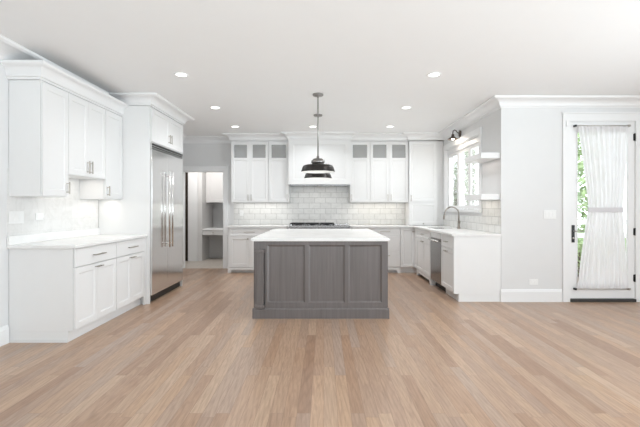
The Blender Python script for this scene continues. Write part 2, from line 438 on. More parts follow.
ZK = 2.614
crown('trim_1', [(XL, YR), (XL, 5.392)], 2.60, ZC, 0.215, 'white cove moulding along the left wall above the cabinets')
crown('trim_2', [(XL+0.002, 3.855), (-2.672, 3.855), (-2.672, 5.398)], 2.472, 2.622, 0.10, 'white crown on top of the left upper cabinets', 0.0)
crown('trim_3', [(XL, 5.40), (-2.302, 5.40), (-2.302, 6.665), (XL, 6.665), (XL, YB), (-1.862, YB), (-1.862, 8.235), (-0.697, 8.235), (-0.697, 8.085),
                 (0.517, 8.085), (0.517, 8.235), (1.695, 8.235), (1.695, 8.165), (XR, 8.165), (XR, YP), (XE, YP)], ZK, ZC, 0.15,
      'white crown moulding stepping round the kitchen ceiling')

# doorway casing in the back wall
def casing(name, label, x0, x1, z1, w, y, t=0.018, depth=T):
    mb = MB()
    if x0-w > XL: mb.box(x0-w, x0, y-t, y, 0, z1, 0.004)
    mb.box(x1, x1+w, y-t, y, 0, z1, 0.004); mb.box(max(XL+0.002, x0-w-0.008) if x0 < -2.5 else x0-w-0.008, x1+w+0.008, y-t-0.006, y, z1, z1+w, 0.004)
    mb.box(max(XL+0.002, x0-w-0.014), x1+w+0.014, y-t-0.014, y, z1+w, z1+w+0.018)
    mb.box(x0, x0+0.012, y-0.004, y+depth, 0, z1); mb.box(x1-0.012, x1, y-0.004, y+depth, 0, z1); mb.box(x0, x1, y-0.004, y+depth, z1-0.012, z1)
    return struct(mb.build(name, 'trim'), label, 'trim')
casing('trim_4', 'white casing around the open doorway in the back wall', DX0, DX1, DZ, 0.09, YB)

# ------------------------------------------------------------------ hall beyond the doorway
HY = 9.75
struct(MB().box(-4.5, -4.4, YB+T, 10.75, 0, ZC).build('wall_hall_left', 'wall'))
struct(MB().box(-1.2, -1.1, YB+T, 10.9, 0, ZC).build('wall_hall_right', 'wall'))
struct(MB().box(-4.5, XL-T, YB, YB+T, 0, ZC).build('wall_hall_near', 'wall'))
mb = MB(); mb.box(-3.235, -3.005, HY, HY+0.1, 0, ZC); mb.box(-4.5, -3.235, HY, HY+0.1, 2.15, ZC); mb.box(-4.5, -4.1, HY, HY+0.1, 0, 2.15); mb.box(-4.5, -1.1, 10.75, 10.9, 0, ZC)
struct(mb.build('wall_hall', 'wall'), 'grey hall wall seen through the doorway', 'wall')
d2 = thing('door_2', 'dark brown wooden door standing beyond the back doorway', 'door', (-4.08, HY+0.03, 0.005)); d2['kind'] = 'structure'
mb = MB(); mb.box(0, 0.84, 0, 0.045, 0, 2.13)
mb.build('slab', 'darkwood', d2)
M_k = MB(); M_k.lathe([(0, -0.06), (0.02, -0.06), (0.028, -0.045), (0.02, -0.02), (0.01, -0.018), (0.01, 0)], (0.08, 0, 1.0), 16, 'y'); M_k.build('knob', 'nickel', d2)
area('hall_fill', (-2.55, 8.80, 2.40), (math.radians(52), 0, 0), 1.0, 0.4, 24, (1, 0.98, 0.96))  # added fill lamp hidden above the doorway head to brighten the hall

# ------------------------------------------------------------------ hardware and cabinet builders (local frame: front at y=0, depth to +y)
def pull(parent, x, z, length=0.13, vertical=True, y=0.0, r=0.006, mat='nickel', out=0.032):
    mb = MB(); h = length/2; e = 0.36*length
    if vertical:
        mb.box(-r, r, -out-r, -out+r, -h, h, 0.002)
        for k in (-e, e): mb.box(-0.004, 0.004, -out, 0, k-0.005, k+0.005)
    else:
        mb.box(-h, h, -out-r, -out+r, -r, r, 0.002)
        for k in (-e, e): mb.box(k-0.005, k+0.005, -out, 0, -0.004, 0.004)
    return mb.build('handle', mat, parent, (x, y, z))
def knob(parent, x, z, y=0.0, mat='nickel'):
    mb = MB(); mb.lathe([(0.0005, -0.028), (0.012, -0.028), (0.015, -0.022), (0.012, -0.016), (0.006, -0.012), (0.006, 0)], (0, 0, 0), 16, 'y')
    return mb.build('knob', mat, parent, (x, y, z))
TD = 0.02
def front_mesh(w, h, rail=0.058, recess=0.007, splits=None, glass_top=None, top_rail=None):
    """framed cabinet front, x 0..w, z 0..h, y -TD..0; glass_top=(z0,z1) leaves an opening"""
    mb = MB(); s = 0.009
    tr = top_rail or rail
    zs = []                      # panel openings (z0, z1, kind)
    if glass_top:
        zs.append((rail, glass_top[0]-0.055, 'p')); zs.append((glass_top[0], glass_top[1], 'g'))
    else: zs.append((rail, h-tr, 'p'))
    mb.box(0, rail, -TD, 0, 0, h); mb.box(w-rail, w, -TD, 0, 0, h)
    prev = 0
    for a, b, k in zs:
        mb.box(rail, w-rail, -TD, 0, prev, a)
        prev = b
    mb.box(rail, w-rail, -TD, 0, prev, h)
    for a, b, k in zs:
        x0, x1 = rail, w-rail
        if k == 'p':
            y = -TD+recess
            mb.box(x0, x1, y, -0.002, a, b)
            yf = -TD
            for q in (((x0, yf, a), (x1, yf, a), (x1-s, y-0.0005, a+s), (x0+s, y-0.0005, a+s)), ((x0, yf, b), (x1, yf, b), (x1-s, y-0.0005, b-s), (x0+s, y-0.0005, b-s)),
                      ((x0, yf, a), (x0, yf, b), (x0+s, y-0.0005, b-s), (x0+s, y-0.0005, a+s)), ((x1, yf, a), (x1, yf, b), (x1-s, y-0.0005, b-s), (x1-s, y-0.0005, a+s))):
                mb.quad(*q)
    return mb
def cab_front(root, kind, x, z, w, h, handle=None, glass_top=None, rail=0.058, mat='cab'):
    if kind == 'slab':
        mb = MB(); mb.box(0, w, -TD, 0, 0, h, 0.003)
    else:
        mb = front_mesh(w, h, rail, glass_top=glass_top)
    o = mb.build('drawer' if kind == 'slab' or kind == 'drawer' else 'door', mat, root, (x, -0.003, z))
    if glass_top:
        g = MB(); g.box(rail-0.004, w-rail+0.004, -0.010, -0.006, glass_top[0]-0.004, glass_top[1]+0.004); g.build('glass', 'cabglass', o)
    for hd in (handle or []):
        if hd[0] == 'k': knob(o, hd[1], hd[2], -TD)
        else: pull(o, hd[1], hd[2], hd[3], hd[0] == 'v', -TD)
    return o
G = 0.003
def skirt(w, h=0.105, foot=0.075, y0=-TD, y1=0.0):
    n = 8; pts = [(0, 0), (foot*0.62, 0)]
    for k in range(n+1):
        a = PI/2*k/n; pts.append((foot*0.62+0.012+0.045*(1-math.cos(a)), 0.02+(h-0.055)*math.sin(a)*0.9))
    right = [(w-x, z) for x, z in reversed(pts)]
    poly = pts+right+[(w, h), (0, h)]
    return MB().prism(poly, 'y', y0, y1)
def base_body(root, w, d, foot='toe', top=0.885, toe=0.105, mat='cab', toe_in=0.065):
    mb = MB(); mb.box(0, w, 0, d, toe, top)
    mb.build('body', mat, root)
    if foot == 'toe':
        MB().box(0.001, w-0.001, toe_in-TD, d-0.001, 0, toe-0.001).build('toe_kick', mat, root)
    else:
        skirt(w, toe).build('foot_skirt', mat, root)
        MB().box(0.03, w-0.03, 0.06, 0.075, 0, toe-0.001).build('toe_kick', mat, root)
        MB().box(0.001, 0.03, 0.0, d-0.002, 0, toe-0.001).build('side_base', mat, root); MB().box(w-0.03, w-0.001, 0.0, d-0.002, 0, toe-0.001).build('side_base', mat, root)

R90 = PI/2
# ------------------------------------------------------------------ left run: base cabinets
BF = -2.365          # body front (door face 20 mm further out)
grp = 'white base cabinets along the left wall'
def left_base(label, y0, y1, filler=0.0):
    w = y1-y0-0.002
    r = thing('base_cabinet', label, 'cabinet', (BF, y0, 0), R90, grp)
    base_body(r, w, 0.60)
    wf = w-filler
    cab_front(r, 'slab', 0.004, 0.705, wf-0.008, 0.173, [('h', (wf-0.008)/2, 0.087, 0.22)])
    dw = (wf-0.008-G)/2
    cab_front(r, 'door', 0.004, 0.118, dw, 0.581, [('h', dw-0.032, 0.581-0.032, 0.045)])
    cab_front(r, 'door', 0.004+dw+G, 0.118, dw, 0.581, [('h', 0.032, 0.581-0.032, 0.045)])
    if filler:
        MB().box(wf, w, -TD, 0.0, 0, 0.884).build('filler', 'cab', r)
    return r
c = left_base('white base cabinet nearest the camera, its finished side panel showing', 3.86, 4.63)
MB().box(-0.012, -0.001, -0.02+0.065, 0.60, 0, 0.022).build('shoe_molding', 'cab', c)
left_base('white base cabinet between the refrigerator panel and another base cabinet', 4.63, 5.397, 0.045)
ct = thing('countertop', 'white quartz countertop on the left base cabinets beside the refrigerator', 'countertop', (XL+0.003, 3.835, 0.886))
MB().box(0, 0.645, 0, 1.562, 0, 0.03, 0.003).build('slab', 'quartz', ct)
MB().box(0.0, 0.019, 0.0, 1.562, 0.0305, 0.115).build('upstand', 'quartz', ct)
struct(MB().box(XL, XL+0.0025, 3.84, 5.395, 0.93, 1.64).build('wall_left_tile', 'tile_left'), 'white tiled splashback over the left countertop', 'backsplash')
# wall plates above the left counter
def plate(name, label, cat, loc, rz, w, h, kind, group=None):
    r = thing(name, label, cat, loc, rz, group)
    MB().box(-w/2, w/2, -0.006, 0, -h/2, h/2, 0.002).build('plate', 'plastic', r)
    if kind == 'outlet':
        for k in (-0.02, 0.02):
            MB().box(-0.016, 0.016, -0.009, -0.0055, k-0.013, k+0.013, 0.002).build('socket', 'plastic', r)
    elif kind == 'outlet_h':
        for k in (-0.02, 0.02):
            MB().box(k-0.013, k+0.013, -0.009, -0.0055, -0.016, 0.016, 0.002).build('socket', 'plastic', r)
    else:
        n = int(kind)
        for i in range(n):
            x = (i-(n-1)/2)*0.046
            MB().box(x-0.016, x+0.016, -0.010, -0.0055, -0.033, 0.033, 0.003).build('rocker', 'plastic', r)
    return r
plate('light_switch', 'wide white switch plate on the tile at the near end of the left counter', 'switch', (XL+0.004, 3.95, 1.175), R90, 0.19, 0.12, '3')
plate('outlet', 'white outlet plate on the left tile beside the wide switch plate', 'outlet', (XL+0.004, 4.27, 1.175), R90, 0.115, 0.075, 'outlet_h')

# left run: upper cabinets
UF = -2.67
gu = 'white upper cabinets along the left wall'
def upper_body(root, w, d, h, hollow=False, shelf=None, mat='cab'):
    mb = MB()
    if not hollow: mb.box(0, w, 0, d, 0, h)
    else:
        t = 0.018
        mb.box(0, t, 0, d, 0, h); mb.box(w-t, w, 0, d, 0, h); mb.box(t, w-t, 0, d, 0, t); mb.box(t, w-t, 0, d, h-t, h); mb.box(t, w-t, d-0.008, d, t, h-t)
        for z in shelf: mb.box(t, w-t, 0.02, d-0.008, z, z+0.018)
    mb.build('body', mat, root)
u1 = thing('upper_cabinet', 'tall white upper cabinet with one door at the camera end of the left wall', 'cabinet', (UF, 3.86, 1.375), R90, gu)
upper_body(u1, 0.386, 0.295, 1.095)
cab_front(u1, 'door', 0.004, 0.012, 0.380, 1.068, [('v', 0.380-0.03, 0.085, 0.12)])
u2 = thing('upper_cabinet', 'shorter white upper cabinet with two doors between two taller ones', 'cabinet', (UF, 4.248, 1.615), R90, gu)
upper_body(u2, 0.72, 0.295, 0.855)
dw = (0.72-0.006-G)/2
cab_front(u2, 'door', 0.003, 0.004, dw, 0.836, [('v', dw-0.028, 0.10, 0.14)])
cab_front(u2, 'door', 0.003+dw+G, 0.004, dw, 0.836, [('v', 0.028, 0.10, 0.14)])
u3 = thing('upper_cabinet', 'tall white upper cabinet with one door beside the refrigerator panel', 'cabinet', (UF, 4.97, 1.375), R90, gu)
upper_body(u3, 0.426, 0.295, 1.095)
cab_front(u3, 'door', 0.004, 0.012, 0.416, 1.068, [('v', 0.03, 0.085, 0.12)])
area('under_cabinet_glow_left', (-2.80, 4.6, 1.60), (0, 0, 0), 0.10, 0.6, 0.6, (1, 0.92, 0.82))
area('under_cabinet_glow_left_far', (-2.80, 5.18, 1.37), (0, 0, 0), 0.10, 0.36, 0.5, (1, 0.92, 0.82))

# ------------------------------------------------------------------ refrigerator in its surround
FX = -2.30
rs = thing('refrigerator_cabinet', 'tall white cabinet surround enclosing the steel refrigerator', 'cabinet', (FX, 5.40, 0), R90)
MB().box(0, 0.03, 0.0, 0.665, 0, 2.61).build('side_panel', 'cab', rs)
MB().box(1.232, 1.262, 0.0, 0.665, 0, 2.61).build('side_panel', 'cab', rs)
MB().box(0.031, 1.231, 0.0, 0.665, 2.138, 2.61).build('body', 'cab', rs)
dw = (1.20-0.006-G)/2
cab_front(rs, 'door', 0.034, 2.148, dw, 0.444, [('v', dw-0.03, 0.12, 0.13)])
cab_front(rs, 'door', 0.034+dw+G, 2.148, dw, 0.444, [('v', 0.03, 0.12, 0.13)])
fr = thing('refrigerator', 'tall built-in stainless steel refrigerator with two long bar handles', 'refrigerator', (FX, 5.433, 0), R90)
MB().box(0, 1.196, 0.04, 0.66, 0.0, 2.132).build('body', 'darkkick', fr)
def fridge_door(x0, x1, hx):
    o = MB().box(x0, x1, -0.02, 0.038, 0.105, 2.045, 0.004).build('door', 'steel', fr)
    mb = MB(); mb.tube([(hx, -0.075, 0.70), (hx, -0.075, 1.79)], 0.011, 14)
    for z in (0.76, 1.73): mb.tube([(hx, -0.075, z), (hx, -0.019, z)], 0.009, 10)
    mb.build('handle', 'chrome', o)
fridge_door(0.004, 0.528, 0.480); fridge_door(0.532, 1.192, 0.595)
gf = MB(); gf.box(0.004, 1.192, -0.016, 0.038, 2.048, 2.056); gf.box(0.004, 1.192, -0.016, 0.038, 2.126, 2.131); gf.box(0.004, 0.012, -0.016, 0.038, 2.056, 2.126); gf.box(1.184, 1.192, -0.016, 0.038, 2.056, 2.126)
grille_ = gf.build('grille', 'steel', fr)
MB().box(0.012, 1.184, 0.03, 0.037, 2.056, 2.126).build('grille_recess', 'black', grille_)
for k in range(2): MB().prism([(-0.014, 2.068+k*0.026), (-0.014, 2.076+k*0.026), (0.02, 2.086+k*0.026), (0.02, 2.079+k*0.026)], 'x', 0.012, 1.184).build('louvre', 'chrome', grille_)
MB().box(0.03, 1.18, 0.025, 0.038, 0.012, 0.095).build('kick_plate', 'black', fr)

# ------------------------------------------------------------------ back run
BBF = 7.98           # body front of back base cabinets
bd = YB-0.004-BBF
gb = 'white base cabinets along the back wall'
b1 = thing('base_cabinet', 'white footed base cabinet with one drawer left of the cooktop', 'cabinet', (-1.87, BBF, 0), 0, gb)
w = 0.826; base_body(b1, w, bd, 'feet')
cab_front(b1, 'drawer', 0.03, 0.72, w-0.036, 0.155, [('h', (w-0.036)/2, 0.078, 0.22)], rail=0.03)
dw = (w-0.036-G)/2
cab_front(b1, 'door', 0.03, 0.118, dw, 0.596, [('k', dw-0.03, 0.55)]); cab_front(b1, 'door', 0.03+dw+G, 0.118, dw, 0.596, [('k', 0.03, 0.55)])
b2 = thing('base_cabinet', 'wide white base cabinet supporting the steel cooktop behind the island', 'cabinet', (-1.042, BBF, 0), 0, gb)
w = 1.924; mb = MB(); mb.box(0, 0.33, 0, bd, 0.105, 0.885).box(1.58, w, 0, bd, 0.105, 0.885).box(0.33, 1.58, 0, bd, 0.105, 0.70).build('body', 'cab', b2)
MB().box(0.001, w-0.001, 0.05, 0.07, 0, 0.104).build('toe_kick', 'cab', b2)
cab_front(b2, 'drawer', 0.004, 0.72, 0.32, 0.155, [('h', 0.16, 0.078, 0.13)], rail=0.03); cab_front(b2, 'door', 0.004, 0.118, 0.32, 0.596, [('k', 0.29, 0.55)])
for z in (0.118, 0.41): cab_front(b2, 'drawer', 0.334, z, 0.62, 0.286, [('h', 0.31, 0.2, 0.22)]); cab_front(b2, 'drawer', 0.958, z, 0.62, 0.286, [('h', 0.31, 0.2, 0.22)])
cab_front(b2, 'drawer', 1.584, 0.72, 0.336, 0.155, [('h', 0.168, 0.078, 0.13)], rail=0.03); cab_front(b2, 'door', 1.584, 0.118, 0.336, 0.596, [('k', 0.03, 0.55)])
b3 = thing('base_cabinet', 'white footed three-drawer cabinet right of the island against the back wall', 'cabinet', (0.884, BBF, 0), 0, gb)
w = 0.596; base_body(b3, w, bd, 'feet')
cab_front(b3, 'slab', 0.006, 0.725, w-0.012, 0.152, [('h', (w-0.012)/2, 0.085, 0.20)])
cab_front(b3, 'slab', 0.006, 0.428, w-0.012, 0.291, [('h', (w-0.012)/2, 0.22, 0.20)])
cab_front(b3, 'slab', 0.006, 0.125, w-0.012, 0.297, [('h', (w-0.012)/2, 0.22, 0.20)])
# corner cabinet, an L with two full-height doors
RF = 1.772           # body front of the right run
b4 = thing('corner_cabinet', 'white corner base cabinet with full-height doors where the two runs meet', 'cabinet', (1.482, BBF, 0), 0)
cw = XR-0.004-1.482
MB().box(0, cw, 0, bd, 0.105, 0.885).box(RF-1.482, cw, -0.25, 0, 0.105, 0.885).build('body', 'cab', b4)
MB().box(0.001, cw-0.001, 0.05, 0.07, 0, 0.104).box(RF-1.482+0.05, RF-1.482+0.07, -0.249, 0.05, 0, 0.104).build('toe_kick', 'cab', b4)
cab_front(b4, 'door', 0.004, 0.118, RF-1.482-0.024, 0.760, [('k', RF-1.482-0.055, 0.69)], rail=0.05)
o = front_mesh(0.22, 0.76, 0.05).build('door', 'cab', b4, (RF-1.482, -0.025, 0.118)); o.rotation_euler = (0, 0, -R90); knob(o, 0.03, 0.69, -TD)
# right run
rd = XR-0.004-RF
gr_ = 'white base cabinets along the right wall'
r1 = thing('sink_cabinet', 'white footed base cabinet under the sink, beside the dishwasher', 'cabinet', (RF-0.006, 7.726, 0), -R90, gr_)
w = 1.0; 
mb = MB(); mb.box(0, w, 0, rd, 0.105, 0.66).box(0, w, 0, 0.05, 0.66, 0.885).box(0, 0.05, 0.05, rd, 0.66, 0.885).box(w-0.05, w, 0.05, rd, 0.66, 0.885).build('body', 'cab', r1)
skirt(w, 0.105).build('foot_skirt', 'cab', r1)
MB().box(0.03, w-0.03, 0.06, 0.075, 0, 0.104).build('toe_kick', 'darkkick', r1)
MB().box(0.001, 0.03, 0.0, rd-0.002, 0, 0.104).build('side_base', 'cab', r1); MB().box(w-0.03, w-0.001, 0.0, rd-0.002, 0, 0.104).build('side_base', 'cab', r1)
cab_front(r1, 'drawer', 0.006, 0.72, w-0.012, 0.155, [('h', (w-0.012)/2, 0.078, 0.13)], rail=0.035)
dw = (w-0.012-G)/2
cab_front(r1, 'door', 0.006, 0.118, dw, 0.596, [('h', dw-0.035, 0.56, 0.05)]); cab_front(r1, 'door', 0.006+dw+G, 0.118, dw, 0.596, [('h', 0.035, 0.56, 0.05)])
dwm = thing('dishwasher', 'stainless steel dishwasher with a bar handle between white cabinets', 'dishwasher', (RF, 6.722, 0), -R90)
MB().box(0.004, 0.594, 0.03, 0.57, 0.105, 0.88).build('body', 'black', dwm)
o = MB().box(0.004, 0.596, -0.025, 0.029, 0.11, 0.79, 0.004).build('door', 'dwsteel', dwm)
mb = MB(); mb.tube([(0.04, -0.07, 0.765), (0.56, -0.07, 0.765)], 0.011, 10)
for x in (0.08, 0.52): mb.tube([(x, -0.07, 0.765), (x, -0.024, 0.765)], 0.008, 8)
mb.build('handle', 'chrome', o)
MB().box(0.004, 0.596, -0.025, 0.029, 0.794, 0.878, 0.003).build('control_panel', 'steel', dwm)
MB().box(0.004, 0.596, 0.06, 0.08, 0.0, 0.104).build('kick_plate', 'black', dwm)
r2 = thing('base_cabinet', 'white base cabinet with plain end panel at the camera end of the right run', 'cabinet', (RF, 6.118, 0), -R90, gr_)
w = 0.588; base_body(r2, w, rd)
cab_front(r2, 'slab', 0.004, 0.70, w-0.03, 0.178, [('h', (w-0.03)/2, 0.089, 0.13)])
cab_front(r2, 'door', 0.004, 0.118, w-0.03, 0.576, [('h', (w-0.03)/2, 0.54, 0.13)])
MB().box(w-0.022, w, -TD, 0, 0.107, 0.884).build('filler', 'cab', r2)

# L-shaped countertop with a bay for the cooktop and a hole for the sink
ct2 = thing('countertop', 'L-shaped white quartz countertop along the back wall and under the window', 'countertop', (0, 0, 0.886))
mb = MB(); yf = BBF-0.05; xf = RF-0.05; yb = YB-0.004; xr = XR-0.004
mb.box(-1.885, -0.702, yf, yb, 0, 0.03); mb.box(-0.702, 0.522, 8.505, yb, 0, 0.03); mb.box(0.522, xr, yf, yb, 0, 0.03)
SX0, SX1, SY0, SY1 = 1.86, 2.20, 6.86, 7.58
mb.box(xf, SX0, 5.515, yf, 0, 0.03); mb.box(SX1, xr, 5.515, yf, 0, 0.03); mb.box(SX0, SX1, 5.515, SY0, 0, 0.03); mb.box(SX0, SX1, SY1, yf, 0, 0.03)
mb.build('slab', 'quartz', ct2)
sk = thing('sink', 'stainless undermount sink below the kitchen window', 'sink', (SX0, SY0, 0.68))
a, b = SX1-SX0, SY1-SY0; mb = MB(); t = 0.004
mb.box(-0.02, a+0.02, -0.02, b+0.02, 0.0, 0.004); mb.box(-t, 0, -t, b+t, 0.004, 0.204); mb.box(a, a+t, -t, b+t, 0.004, 0.204); mb.box(0, a, -t, 0, 0.004, 0.204); mb.box(0, a, b, b+t, 0.004, 0.204)
mb.build('basin', 'steel', sk)
MB().lathe([(0.001, 0.006), (0.03, 0.006), (0.042, 0.008), (0.045, 0.004)], (a/2, b/2, 0), 20).build('drain', 'chrome', sk)
# faucet
fc = thing('faucet', 'tall gooseneck pull-down faucet in brushed nickel below the window', 'faucet', (2.285, 6.95, 0.917))
MB().lathe([(0.001, 0), (0.028, 0), (0.028, 0.012), (0.020, 0.03), (0.019, 0.12), (0.015, 0.135), (0.001, 0.136)], (0, 0, 0), 20).build('base', 'faucet', fc)
pts = [(0, 0, 0.12), (0, 0, 0.24)]
for k in range(13):
    an = PI*k/12; pts.append((-0.12+0.12*math.cos(an), 0, 0.245+0.12*math.sin(an)))
pts.append((-0.246, 0, 0.225))
MB().tube(pts, 0.0115, 12).build('spout', 'faucet', fc)
MB().tube([(-0.246, 0, 0.235), (-0.25, 0, 0.20), (-0.256, 0, 0.155)], 0.016, 12, radii=[0.0125, 0.017, 0.015]).build('spray_head', 'faucet', fc)
MB().tube([(0, -0.015, 0.085), (0, -0.045, 0.09), (-0.005, -0.10, 0.13)], 0.007, 8, radii=[0.011, 0.009, 0.006]).build('lever', 'faucet', fc)

# cooktop
rt = thing('gas_cooktop', 'stainless gas cooktop with black grates on the back counter', 'cooktop', (-0.696, 7.905, 0.72))
mb = MB(); mb.box(0, 1.212, 0, 0.595, 0, 0.205, 0.004); mb.build('body', 'steel', rt)
MB().box(0.002, 1.210, 0.585, 0.598, 0.2055, 0.235).build('back_guard', 'steel', rt)
for i in range(3):
    x = 0.03+i*0.292; mb = MB()
    for k in range(2): mb.box(x+0.0+k*0.27, x+0.012+k*0.27, 0.05, 0.575, 0.225, 0.245)
    for k in range(7): mb.box(x, x+0.282, 0.05+k*0.0855, 0.062+k*0.0855, 0.225, 0.245)
    for px in (x, x+0.27):
        for py in (0.05, 0.56): mb.box(px, px+0.012, py, py+0.012, 0.206, 0.226)
    mb.build('grate', 'black', rt)
    for py in (0.18, 0.43):
        MB().lathe([(0.001, 0.222), (0.035, 0.222), (0.045, 0.214), (0.045, 0.2055)], (x+0.141, py, 0), 18).build('burner', 'black', rt)
mb = MB(); mb.box(0.915, 1.19, 0.05, 0.57, 0.2055, 0.24, 0.006); mb.tube([(0.95, 0.03, 0.235), (1.155, 0.03, 0.235)], 0.007, 8); mb.tube([(0.97, 0.03, 0.235), (0.97, 0.06, 0.228)], 0.005, 8); mb.tube([(1.135, 0.03, 0.235), (1.135, 0.06, 0.228)], 0.005, 8)
mb.build('griddle_cover', 'steel', rt)
for i in range(8):
    MB().lathe([(0.001, -0.035), (0.02, -0.035), (0.024, -0.008), (0.026, 0.0)], (0.11+i*0.142, 0, 0.10), 16, 'y').build('knob', 'black', rt)

# splashbacks
struct(MB().box(-1.885, -0.70, YB-0.0035, YB, CT+0.002, 1.372).box(-0.70, 0.52, YB-0.0035, YB, CT+0.002, 1.735).box(0.52, 1.70, YB-0.0035, YB, CT+0.002, 1.372).build('wall_back_tile', 'tile_xz'), 'marble subway tile splashback on the back wall', 'backsplash')
struct(MB().box(XR-0.0035, XR, 5.535, 8.25, CT+0.002, WZ0-0.10).box(XR-0.0035, XR, 5.535, 6.205, WZ0-0.10, 1.375).build('wall_right_tile', 'tile_yz'), 'marble subway tile splashback below the window and shelf', 'backsplash')
plate('outlet', 'white outlet plate on the back tile near the doorway end', 'outlet', (-1.72, YB-0.0045, 1.16), 0, 0.075, 0.115, 'outlet')

# upper cabinets on the back wall
gt = 'white upper cabinets with glass top lights on the back wall'
YU = 8.24; ud = YB-0.004-YU; UH = 1.235
def glass_upper(label, x0, x1, doors):
    r = thing('upper_cabinet', label, 'cabinet', (x0, YU, 1.375), 0, gt)
    w = x1-x0-0.002; upper_body(r, w, ud, UH, True, [0.43, 0.84])
    n = len(doors); dw = (w-0.006-G*(n-1))/n
    for i, s in enumerate(doors):
        cab_front(r, 'door', 0.003+i*(dw+G), 0.010, dw, 1.208, [('v', 0.03 if s < 0 else dw-0.03, 0.09, 0.125)], (0.885, 1.148), 0.055)
    return r
glass_upper('white upper cabinet with two glass-topped doors beside the doorway', -1.862, -1.11, [1, -1])
glass_upper('white upper cabinet with one glass-topped door left of the range hood', -1.11, -0.70, [1])
glass_upper('white upper cabinet with one glass-topped door right of the range hood', 0.52, 0.925, [-1])
glass_upper('white upper cabinet with two glass-topped doors next to the corner cabinet', 0.925, 1.695, [1, -1])
# tall corner unit standing on the counter
tu = thing('tall_corner_cabinet', 'tall white corner cabinet standing on the counter beside the window', 'cabinet', (1.697, 8.19, 0.9175), 0)
w = XR-0.004-1.697; MB().box(0, 0.562, 0, YB-0.006-8.19, 0, 2.61-0.9175).build('body', 'cab', tu)
cab_front(tu, 'door', 0.004, 0.468, 0.55, 1.205, [('v', 0.03, 0.075, 0.125)])
cab_front(tu, 'door', 0.004, 0.008, 0.55, 0.452, [('k', 0.275, 0.03)])
MB().box(0.563, w, 0.02, 0.04, 0.002, 1.69).build('filler', 'cab', tu)
# range hood
hd = thing('range_hood', 'white panelled range hood over the cooktop', 'range hood', (-0.697, 8.085, 1.725), 0)
MB().box(0, 1.214, 0, YB-0.004-8.085, 0.006, 0.886).build('body', 'cab', hd)
o = front_mesh(1.214, 0.88, 0.10, 0.008).build('front_panel', 'cab', hd, (0, 0, 0.006))
mb = MB(); mb.box(0.02, 1.194, 0.005, 0.45, -0.012, 0.004)
for k in range(4): mb.box(0.06+k*0.28, 0.30+k*0.28, 0.06, 0.40, -0.018, -0.012)
mb.build('filter_insert', 'dwsteel', hd)
area('lower_shelf_fill', (2.26, 5.88, 1.37), (0, 0, 0), 0.14, 0.5, 0.5, (1, 0.92, 0.80))  # added warm fill for the right tile; the shelf carries no lamp
area('upper_shelf_fill', (2.26, 5.88, 1.93), (0, 0, 0), 0.14, 0.5, 0.35, (1, 0.90, 0.82))  # added fill to lift the wall between the shelves
area('hood_lamp', (-0.09, 8.25, 1.70), (0, 0, 0), 0.7, 0.12, 1.2, (1, 0.97, 0.93))
area('under_cabinet_glow_back_right', (1.1, 8.42, 1.37), (0, 0, 0), 1.0, 0.08, 1.1, (1, 0.92, 0.80))
area('under_cabinet_glow_back_left', (-1.28, 8.42, 1.37), (0, 0, 0), 1.0, 0.08, 1.2, (1, 0.98, 0.94))

# ------------------------------------------------------------------ island
IY0, IY1, IX0, IX1 = 4.70, 6.88, -0.80, 0.727
isl = thing('kitchen_island', 'grey-stained wooden kitchen island with panelled front', 'island', (0, IY0, 0))
MB().box(IX0+0.004, IX1-0.004, 0.022, IY1-IY0, 0.0, 0.884).build('body', 'island', isl)
def island_front():
    mb = MB(); pan = [(-0.651, -0.217), (-0.177, 0.240), (0.280, 0.665)]; z0, z1 = 0.178, 0.842; rec = 0.016; s = 0.02
    xs = [IX0, pan[0][0], pan[0][1], pan[1][0], pan[1][1], pan[2][0], pan[2][1], IX1]
    for i in range(2, 8, 2): mb.box(xs[i], xs[i+1], 0, 0.0215, 0.10, 0.884)
    mb.box(IX0, -0.692, 0, 0.0215, 0.10, 0.884); mb.box(-0.674, xs[1], 0, 0.0215, 0.10, 0.884); mb.box(-0.692, -0.674, 0, 0.0215, 0.795, 0.884)
    for a, b in pan:
        mb.box(a, b, 0, 0.0215, 0.10, z0); mb.box(a, b, 0, 0.0215, z1, 0.884)
        y = rec
        mb.box(a, b, y, 0.0215, z0, z1)
        for q in (((a, 0, z0), (b, 0, z0), (b-s, y-.0005, z0+s), (a+s, y-.0005, z0+s)), ((a, 0, z1), (b, 0, z1), (b-s, y-.0005, z1-s), (a+s, y-.0005, z1-s)),
                  ((a, 0, z0), (a, 0, z1), (a+s, y-.0005, z1-s), (a+s, y-.0005, z0+s)), ((b, 0, z0), (b, 0, z1), (b-s, y-.0005, z1-s), (b-s, y-.0005, z0+s))): mb.quad(*q)
    return mb
island_front().build('front_panel', 'island', isl)
mb = MB(); mb.box(IX0+0.026, -0.688, -0.030, -0.0005, 0.165, 0.755, 0.003); mb.box(IX0+0.016, -0.678, -0.044, -0.0005, 0.757, 0.792, 0.004); mb.box(IX0+0.018, -0.680, -0.040, -0.0005, 0.120, 0.163, 0.004)
mb.box(IX0+0.026, IX0+0.044, -0.034, -0.029, 0.165, 0.755); mb.box(-0.706, -0.688, -0.034, -0.029, 0.165, 0.755); mb.box(IX0+0.044, -0.706, -0.034, -0.029, 0.725, 0.755); mb.box(IX0+0.044, -0.706, -0.034, -0.029, 0.165, 0.195)
mb.build('pilaster', 'island', isl)
mb = MB(); e = 0.018
mb.prism([(-e, 0), (0, 0), (0, 0.118), (-0.006, 0.118), (-e, 0.104)], 'x', IX0-e, IX1+e)
mb.prism([(IX0-e, 0), (IX0+0.003, 0), (IX0+0.003, 0.118), (IX0-0.006, 0.118), (IX0-e, 0.104)], 'y', 0.0005, IY1-IY0)
mb.prism([(IX1+e, 0), (IX1-0.003, 0), (IX1-0.003, 0.118), (IX1+0.006, 0.118), (IX1+e, 0.104)], 'y', 0.0005, IY1-IY0)
mb.build('plinth', 'island', isl)
